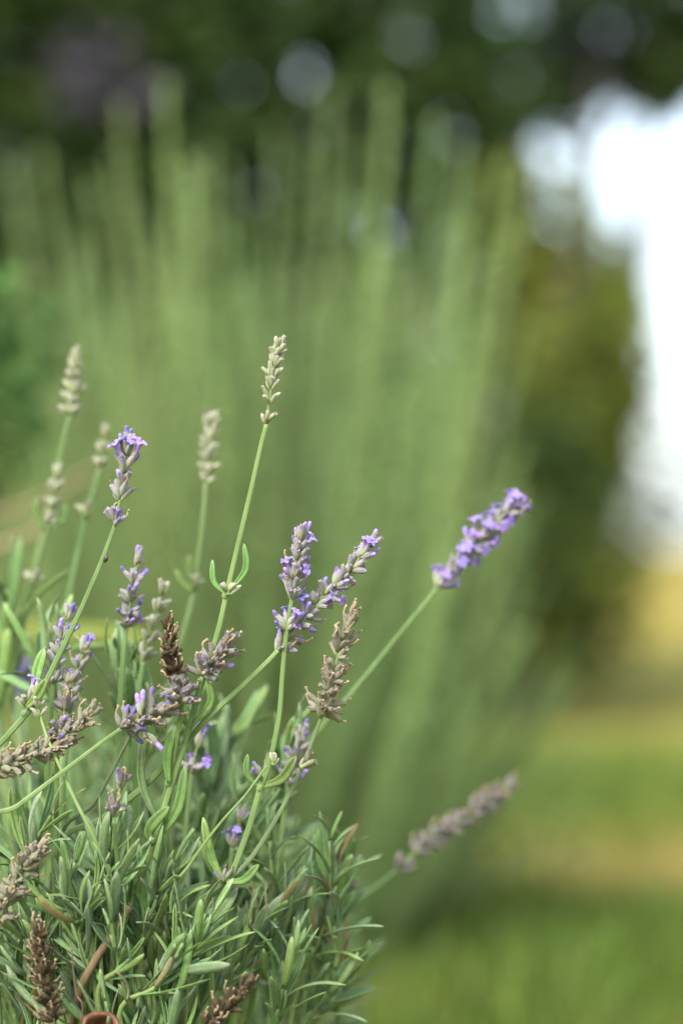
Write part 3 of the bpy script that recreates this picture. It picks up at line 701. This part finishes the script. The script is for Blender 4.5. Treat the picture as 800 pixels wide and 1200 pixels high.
# ------------------------------------------------------------------ ground
def ground():
    m, t, b, N, L = newmat('lawn'); c = N('ShaderNodeTexCoord')
    n1 = N('ShaderNodeTexNoise'); n1.inputs['Scale'].default_value = .9; n1.inputs['Detail'].default_value = 5; L(c.outputs['Object'], n1.inputs['Vector'])
    r1 = ramp(t, [(.30, (.11, .13, .025)), (.5, (.14, .15, .029)), (.66, (.175, .15, .036))]); L(n1.outputs[0], r1.inputs[0])
    # dry, yellowed lawn further out
    s = N('ShaderNodeSeparateXYZ'); L(c.outputs['Object'], s.inputs[0])
    mr = N('ShaderNodeMapRange'); mr.inputs[1].default_value = 4.2; mr.inputs[2].default_value = 14; L(s.outputs[1], mr.inputs[0])
    mx = N('ShaderNodeMix'); mx.data_type = 'RGBA'; L(mr.outputs[0], mx.inputs[0]); L(r1.outputs[0], mx.inputs[6]); mx.inputs[7].default_value = (.20, .16, .036, 1)
    # bare ochre patch
    vm = N('ShaderNodeVectorMath'); vm.operation = 'SUBTRACT'; L(c.outputs['Object'], vm.inputs[0]); vm.inputs[1].default_value = (.44, 3.35, 0)
    vs = N('ShaderNodeVectorMath'); vs.operation = 'MULTIPLY'; L(vm.outputs[0], vs.inputs[0]); vs.inputs[1].default_value = (2.2, 1.6, 1)
    ln = N('ShaderNodeVectorMath'); ln.operation = 'LENGTH'; L(vs.outputs[0], ln.inputs[0])
    n2 = N('ShaderNodeTexNoise'); n2.inputs['Scale'].default_value = 5; n2.inputs['Detail'].default_value = 6; L(c.outputs['Object'], n2.inputs['Vector'])
    ad = N('ShaderNodeMath'); ad.operation = 'MULTIPLY_ADD'; ad.inputs[1].default_value = 1.0; L(n2.outputs[0], ad.inputs[0]); L(ln.outputs[1], ad.inputs[2])
    mr2 = N('ShaderNodeMapRange'); mr2.inputs[1].default_value = .8; mr2.inputs[2].default_value = 1.8; mr2.inputs[3].default_value = 1; mr2.inputs[4].default_value = 0; L(ad.outputs[0], mr2.inputs[0])
    mx2 = N('ShaderNodeMix'); mx2.data_type = 'RGBA'; L(mr2.outputs[0], mx2.inputs[0]); L(mx.outputs[2], mx2.inputs[6]); mx2.inputs[7].default_value = (.18, .137, .038, 1)
    L(mx2.outputs[2], b.inputs['Base Color']); b.inputs['Roughness'].default_value = .95; b.inputs['Specular IOR Level'].default_value = .03
    bump(t, b, n2.outputs[0], .5, .03)
    V, F = [], []; ys = [-40, -2, 0, 2, 3, 4, 5, 7, 10, 20, 60, 200, 1500]; xs = [-1500, -100, -10, -3, -1, 0, 1, 3, 10, 100, 1500]
    for y in ys:
        for x in xs: V.append((x, y, 0))
    for j in range(len(ys) - 1):
        for i in range(len(xs) - 1):
            a = j * len(xs) + i; F.append((a, a + 1, a + len(xs) + 1, a + len(xs)))
    tag(add('ground', mesh('ground', V, F), m), kind='structure')
ground()
MAT['grass'] = leaf_mat('grass_blade', (.058, .11, .012), (.085, .138, .016), (.145, .165, .025), island=True, scale=3, hue=.03, val=.35, sheen=0, tr=.3)
def grass(N, seed):
    r_ = np.random.default_rng(seed); V, F = [], []; k = 0
    while k < N:
        y = 1.7 + 4.6 * r_.random() ** 1.5; x = r_.uniform(-.6, 1.3)
        if x < -.05 * y: continue
        e = math.hypot((x - .44) * 2.2, (y - 3.35) * 1.6)
        e += noise.noise(Vector((x * 4, y * 4, 0))) * .5
        if r_.random() < 1.2 - e * .75: continue
        if r_.random() < (y - 3.2) / 2.4: continue
        h = r_.uniform(.035, .085) * (1.25 if y < 2.9 else .75); w = r_.uniform(.0018, .0035); a = r_.uniform(0, 6.28); b = r_.uniform(.1, .7) * h; c2 = r_.uniform(0, 6.28)
        s = Vector((math.cos(a) * w, math.sin(a) * w, 0)); d = Vector((math.cos(c2) * b, math.sin(c2) * b, 0)); p = Vector((x, y, -.002)); o = len(V); z = Vector((0, 0, h))
        V += [p - s, p + s, p + z * .55 + d * .3 + s * .8, p + z * .55 + d * .3 - s * .8, p + z + d]
        F += [(o, o + 1, o + 2, o + 3), (o + 3, o + 2, o + 4)]
        k += 1
    return mesh('grass', V, F)
tag(add('lawn_grass', grass(26000, 2), MAT['grass']), 'short green lawn grass around the bare ochre patch', 'grass', kind='stuff')

# ------------------------------------------------------------------ tall lavender bush behind
def tall_mesh(seed):
    """one upright leafy stalk, about 1 unit tall: stem, leaves joined (far out of focus)"""
    r_ = random.Random(seed); pts = [Vector((0, 0, 0)), Vector((r_.uniform(-.02, .02), r_.uniform(-.02, .02), .5)), Vector((r_.uniform(-.03, .03), r_.uniform(-.03, .03), 1))]
    path = catmull(pts, 10); V, F = tube(path, lambda t: .0035 * (1 - .6 * t), 6)
    lv, lf = [], []; n = 110
    for k in range(n):
        t = .12 + .87 * k / n; x = t * (len(path) - 1); i = min(int(x), len(path) - 2); p = path[i].lerp(path[i + 1], x - i)
        a = k * 2.4 + r_.uniform(-.3, .3); ou = Vector((math.cos(a), math.sin(a), 0)); al = R(r_.uniform(18, 42)) * (1 - .45 * t)
        d = Vector((0, 0, 1)) * math.cos(al) + ou * math.sin(al); L = r_.uniform(.030, .048) * (1 - .6 * max(0, t - .5) / .5); W = .0030
        s = d.cross(Vector((0, 0, 1))).normalized(); nn = s.cross(d); o = len(lv)
        lv += [p - s * W * .5, p + s * W * .5, p + d * L * .55 + s * W, p + d * L * .55 - s * W, p + d * L, p + d * L * .5 - nn * W]
        lf += [(o, o + 1, o + 2, o + 3), (o + 3, o + 2, o + 4), (o, o + 3, o + 5), (o + 1, o + 5, o + 2), (o + 3, o + 4, o + 5), (o + 2, o + 5, o + 4), (o, o + 5, o + 1)]
    return mesh('stem', V, F), mesh('leaves', lv, lf)
TALL = [tall_mesh(s) for s in range(5)]
BB = Vector((-.10, 2.75, 0))
def tall(tip, root, lab, k):
    d = tip - root; o = thing('tall_lavender_shoot', (root.x, root.y, 0), lab, 'tall shoot', 'tall shoots of the lavender bush behind')
    s = d.length; M = frame(root, d, Vector((math.cos(k), math.sin(k), 0)), (max(.75, s), max(.75, s), s))
    st, lv = TALL[k % 5]
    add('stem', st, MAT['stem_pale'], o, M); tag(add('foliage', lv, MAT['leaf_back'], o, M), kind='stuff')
LB1 = 'tall blurred sage-green shoot standing above the bush behind'
LB2 = 'blurred sage-green shoot within the body of the bush behind'
LB4 = 'short blurred sage-green shoot on the lower face of the bush behind'
LB5 = 'slender blurred sage-green shoot in the upper half of the bush behind'
LB3 = 'blurred sage-green shoot leaning out low over the lawn from the bush behind'
tips = [(22, 190), (62, 255), (118, 205), (150, 120), (172, 95), (222, 190), (240, 180), (300, 190), (332, 150), (372, 105), (350, 165), (432, 150), (462, 95), (452, 130), (520, 140), (535, 190), (602, 200), (585, 250), (560, 300), (400, 230), (275, 260), (190, 260), (500, 260), (95, 300)]
r_ = random.Random(12)
def broot(px, D):
    x = P(px, 640, D).x
    return Vector((BB.x + (x - BB.x) * .55, BB.y + (D - BB.y) * .6, 0))
k = 0
for (x, y) in tips:
    D = r_.uniform(2.3, 2.9); tall(P(x, y, D), broot(x - 10, D), LB1, k); k += 1
for i in range(120):
    x = r_.uniform(-90, 610); y = r_.uniform(290, 640) + max(0, x - 480) * .9; D = r_.uniform(2.3, 3.1)
    tall(P(x, y, D), broot(x, D), LB2, k); k += 1
for i in range(58):
    x = r_.uniform(-60, 620); y = r_.uniform(170, 430); D = r_.uniform(2.2, 3.0)
    tall(P(x, y, D), broot(x - 8, D), LB5, k); k += 1
for i in range(50):                              # lower, sunlit face of the bush
    x = r_.uniform(60, 600); y = r_.uniform(560, 860); D = r_.uniform(2.1, 2.45)
    tall(P(x, y, D), broot(x * .9 + 20, D), LB4, k); k += 1
for i in range(26):
    a = r_.uniform(0, 1); x = 600 + 85 * a + r_.uniform(-35, 20); y = 520 + 400 * a + r_.uniform(-70, 60); D = r_.uniform(2.35, 2.9)
    tall(P(x, y, D), broot(x - 130 * a, D), LB3, k); k += 1

# ------------------------------------------------------------------ plants at the left edge, mid distance
MAT['broad'] = leaf_mat('broad_leaf_bright', (.03, .085, .012), (.045, .11, .018), (.065, .135, .025), scale=20, sheen=0, tr=.3, island=True)
def leafcards(cen, rad, n, L, W, seed, gap=None, shell=.35, nscale=2.0, voids=()):
    r_ = random.Random(seed); V, F = [], []; k = 0; tr = 0
    off = Vector((seed * 3.7, seed * 1.3, 0))
    while k < n and tr < n * 30:
        tr += 1
        q = Vector((r_.gauss(0, 1), r_.gauss(0, 1), r_.gauss(0, 1))).normalized() * (r_.random() ** shell)
        p = Vector((cen[0] + q.x * rad[0], cen[1] + q.y * rad[1], cen[2] + q.z * rad[2]))
        if gap is not None and noise.noise((p + off) * nscale) < gap: continue
        if p.z < .03: continue
        if any((p - a).cross(b).length < r for a, b, r in voids): continue
        d = Vector((r_.gauss(0, 1) + q.x, r_.gauss(0, 1) + q.y, r_.gauss(-.2, .7))).normalized()
        s = Matrix.Rotation(r_.uniform(0, 6.28), 3, d) @ d.orthogonal().normalized(); nn = d.cross(s)
        l = L * r_.uniform(.7, 1.3); w = W * r_.uniform(.7, 1.3); o = len(V)
        V += [p, p + d * l * .5 + s * w * .5 + nn * w * .12, p + d * l, p + d * l * .5 - s * w * .5 + nn * w * .12, p + d * l * .5]
        F += [(o, o + 1, o + 4), (o + 1, o + 2, o + 4), (o + 2, o + 3, o + 4), (o + 3, o, o + 4)]; k += 1
    return mesh('crown', V, F)
def limbs(base, targets, r0, seed):
    r_ = random.Random(seed); V, F = [], []; base = Vector(base)
    for tg in targets:
        tg = Vector(tg); mid = base.lerp(tg, .5) + Vector((r_.uniform(-.1, .1), r_.uniform(-.1, .1), .1)) * (tg - base).length
        tube(catmull([base, mid, tg], 8), lambda t: r0 * (1 - .8 * t), 8, 0, True, V, F)
    return mesh('trunk', V, F)
MAT['bark'] = stem_mat('bark', (.05, .04, .035), (.13, .11, .095), 14, 0, .02)
MAT['tan'] = stem_mat('dry_cane', (.12, .085, .035), (.22, .15, .07), 60, 0)
def shrub(name, label, cat, cen, rad, n, L, W, mat, seed, gap=None, trunk_r=.04, nl=7, group=None, nscale=2.0, voids=()):
    g = Vector((cen[0], cen[1], 0)); o = thing(name, g, label, cat, group); r_ = random.Random(seed)
    tg = [(cen[0] + r_.uniform(-.7, .7) * rad[0], cen[1] + r_.uniform(-.6, .6) * rad[1], cen[2] + r_.uniform(-.2, .75) * rad[2]) for _ in range(nl)]
    add('trunk', limbs(g, tg, trunk_r, seed), MAT['bark'], o)
    tag(add('crown', leafcards(cen, rad, n, L, W, seed, gap, nscale=nscale, voids=voids), MAT[mat], o), kind='stuff')
    return o
c = P(-22, 430, 2.0); shrub('leafy_plant', 'bright green leafy plant at the edge of the lavender bush behind', 'plant', c, (.055, .09, .10), 330, .03, .012, 'broad', 3, None, .006, 4)
def cane(name, label, cat, pts, r, mat):
    pts = [P(*q) for q in pts]; g = pts[-1].copy()
    o = thing(name, (g.x, g.y, 0), label, cat); V, F = tube(catmull(pts + [Vector((g.x - .01, g.y, g.z * .5)), Vector((g.x, g.y, -.003))], 7), lambda t: r * (.7 + .4 * t), 8)
    add('stem', mesh('stem', V, F), MAT[mat], o); return o
cane('dry_cane', 'dry tan cane slanting through the leaves above the bright green plant', 'cane', [(52, 325, 2.6), (10, 352, 2.6), (-40, 385, 2.6), (-75, 450, 2.6)], .004, 'tan')
cane('dry_cane', 'dry brown cane slanting behind the pale budded stalks', 'cane', [(60, 615, 1.7), (20, 632, 1.7), (-40, 660, 1.7), (-80, 720, 1.7)], .0035, 'tan')
cane('dry_cane', 'lower dry brown cane behind the stems of the pale budded stalks', 'cane', [(120, 545, 1.9), (40, 590, 1.9), (-40, 620, 1.9), (-90, 680, 1.9)], .003, 'tan')
# yellow-green strap leaf and violet bloom
MAT['strap'] = leaf_mat('strap_leaf', (.12, .145, .014), (.155, .175, .018), (.19, .20, .03), scale=6, sheen=0, val=.05)
def strap():
    g = P(-60, 1000, 1.42); o = thing('strap_leaf_plant', (g.x, g.y, 0), 'yellow-green strap leaf stretched level behind the stems', 'plant')
    pts = [Vector((g.x, g.y, 0)), P(-70, 850, 1.42), P(-20, 752, 1.42), P(80, 742, 1.42), P(185, 748, 1.42)]
    base = pts[0]; L = sum((pts[i + 1] - pts[i]).length for i in range(4))
    v, f = leaf_shape([(p - base) / L for p in pts], (0, -.8, .6), .017 / L, seg=24)
    add('blade', mesh('blade', v, f), MAT['strap'], o, Matrix.Translation(base) @ Matrix.Scale(L, 4))
strap()
def violet():
    c = P(26, 790, 1.36); o = thing('violet_flower', (c.x, c.y, 0), 'deep violet blurred flower under the yellow-green strap leaf', 'flower')
    V, F = tube(catmull([c, Vector((c.x, c.y, c.z * .5)), Vector((c.x, c.y, -.003))], 6), lambda t: .0018, 8); add('stem', mesh('stem', V, F), MAT['stem'], o)
    for k in range(6):
        a = k * 1.05; e = (RT * math.cos(a) * .5 + FWD * math.sin(a) * .5 + UP * .9).normalized(); n = (UP - e * UP.dot(e)).normalized()
        v, f = leaf_shape([Vector((0, 0, 0)), e * .5 + n * .06, e - n * .1], n, .55, seg=8)
        add('petal', mesh('petal', v, f), MAT['petal_deep'], o, Matrix.Translation(c - UP * .012) @ Matrix.Scale(.024, 4))
violet()

# ------------------------------------------------------------------ trees and shrubs beyond
MAT['tree_dark'] = leaf_mat('tree_leaf_dark', (.020, .044, .006), (.031, .06, .008), (.046, .075, .012), island=True, scale=3, hue=.03, val=.4, sheen=0, tr=.25, rough=.85)
MAT['tree_olive'] = leaf_mat('tree_leaf_olive', (.075, .095, .010), (.10, .125, .013), (.14, .15, .02), island=True, scale=3, hue=.03, val=.4, sheen=0, tr=.3, rough=.85)
MAT['tree_grey'] = leaf_mat('tree_leaf_grey', (.06, .09, .05), (.09, .12, .07), (.12, .15, .09), island=True, scale=3, hue=.03, val=.35, sheen=0, tr=.25)
MAT['purple'] = petal_mat('blossom_purple', (.03, .022, .042), (.06, .042, .075))
# small openings through the crown where the sky shows
VOIDS = [(P(x, y, 7.2), Vector((-.03, 1, .18)).normalized(), r) for x, y, r in ((357, 82, .055), (287, 214, .085), (160, 108, .065), (120, 300, .07), (470, 40, .06))]
def pc(x, y, D): q = P(x, y, D); return (q.x, q.y, q.z)
shrub('tree', 'large dark evergreen tree with low branches behind the lavender bush', 'tree', pc(170, 180, 7.2), (1.15, .8, 1.5), 26000, .085, .05, 'tree_dark', 11, -.40, .09, 14, voids=VOIDS)
shrub('tree', 'olive-green rounded tree at the edge of the bright open sky', 'tree', pc(570, 430, 6.6), (.43, .5, .60), 3600, .07, .04, 'tree_olive', 12, -.12, .05, 9)
shrub('tree', 'thin dark tree with bright sky showing through its twigs', 'tree', pc(665, 40, 8.5), (.56, .4, .40), 4200, .07, .04, 'tree_dark', 13, .02, .04, 9, nscale=3.5)
shrub('bush', 'low grey-green bush with pale gaps under the olive tree', 'bush', pc(690, 560, 8.0), (.42, .4, .36), 1000, .06, .03, 'tree_grey', 14, -.1, .02, 7)
shrub('bush', 'dark low hedge bush closing the view behind the lavender', 'bush', pc(240, 600, 6.0), (1.0, .4, .55), 4500, .06, .035, 'tree_dark', 15, -.4, .03, 9)
shrub('bush', 'low olive-green bush around the foot of the rounded tree', 'bush', pc(625, 680, 6.2), (.30, .25, .30), 1500, .055, .03, 'tree_olive', 16, -.3, .015, 7)
bl = bpy.data.objects['tree']
q = leafcards(pc(120, 95, 6.4), (.14, .10, .12), 80, .06, .04, 21); 
tag(add('blossom', q, MAT['purple'], bl), 'dull purple blossom in the dark crown', kind='stuff')
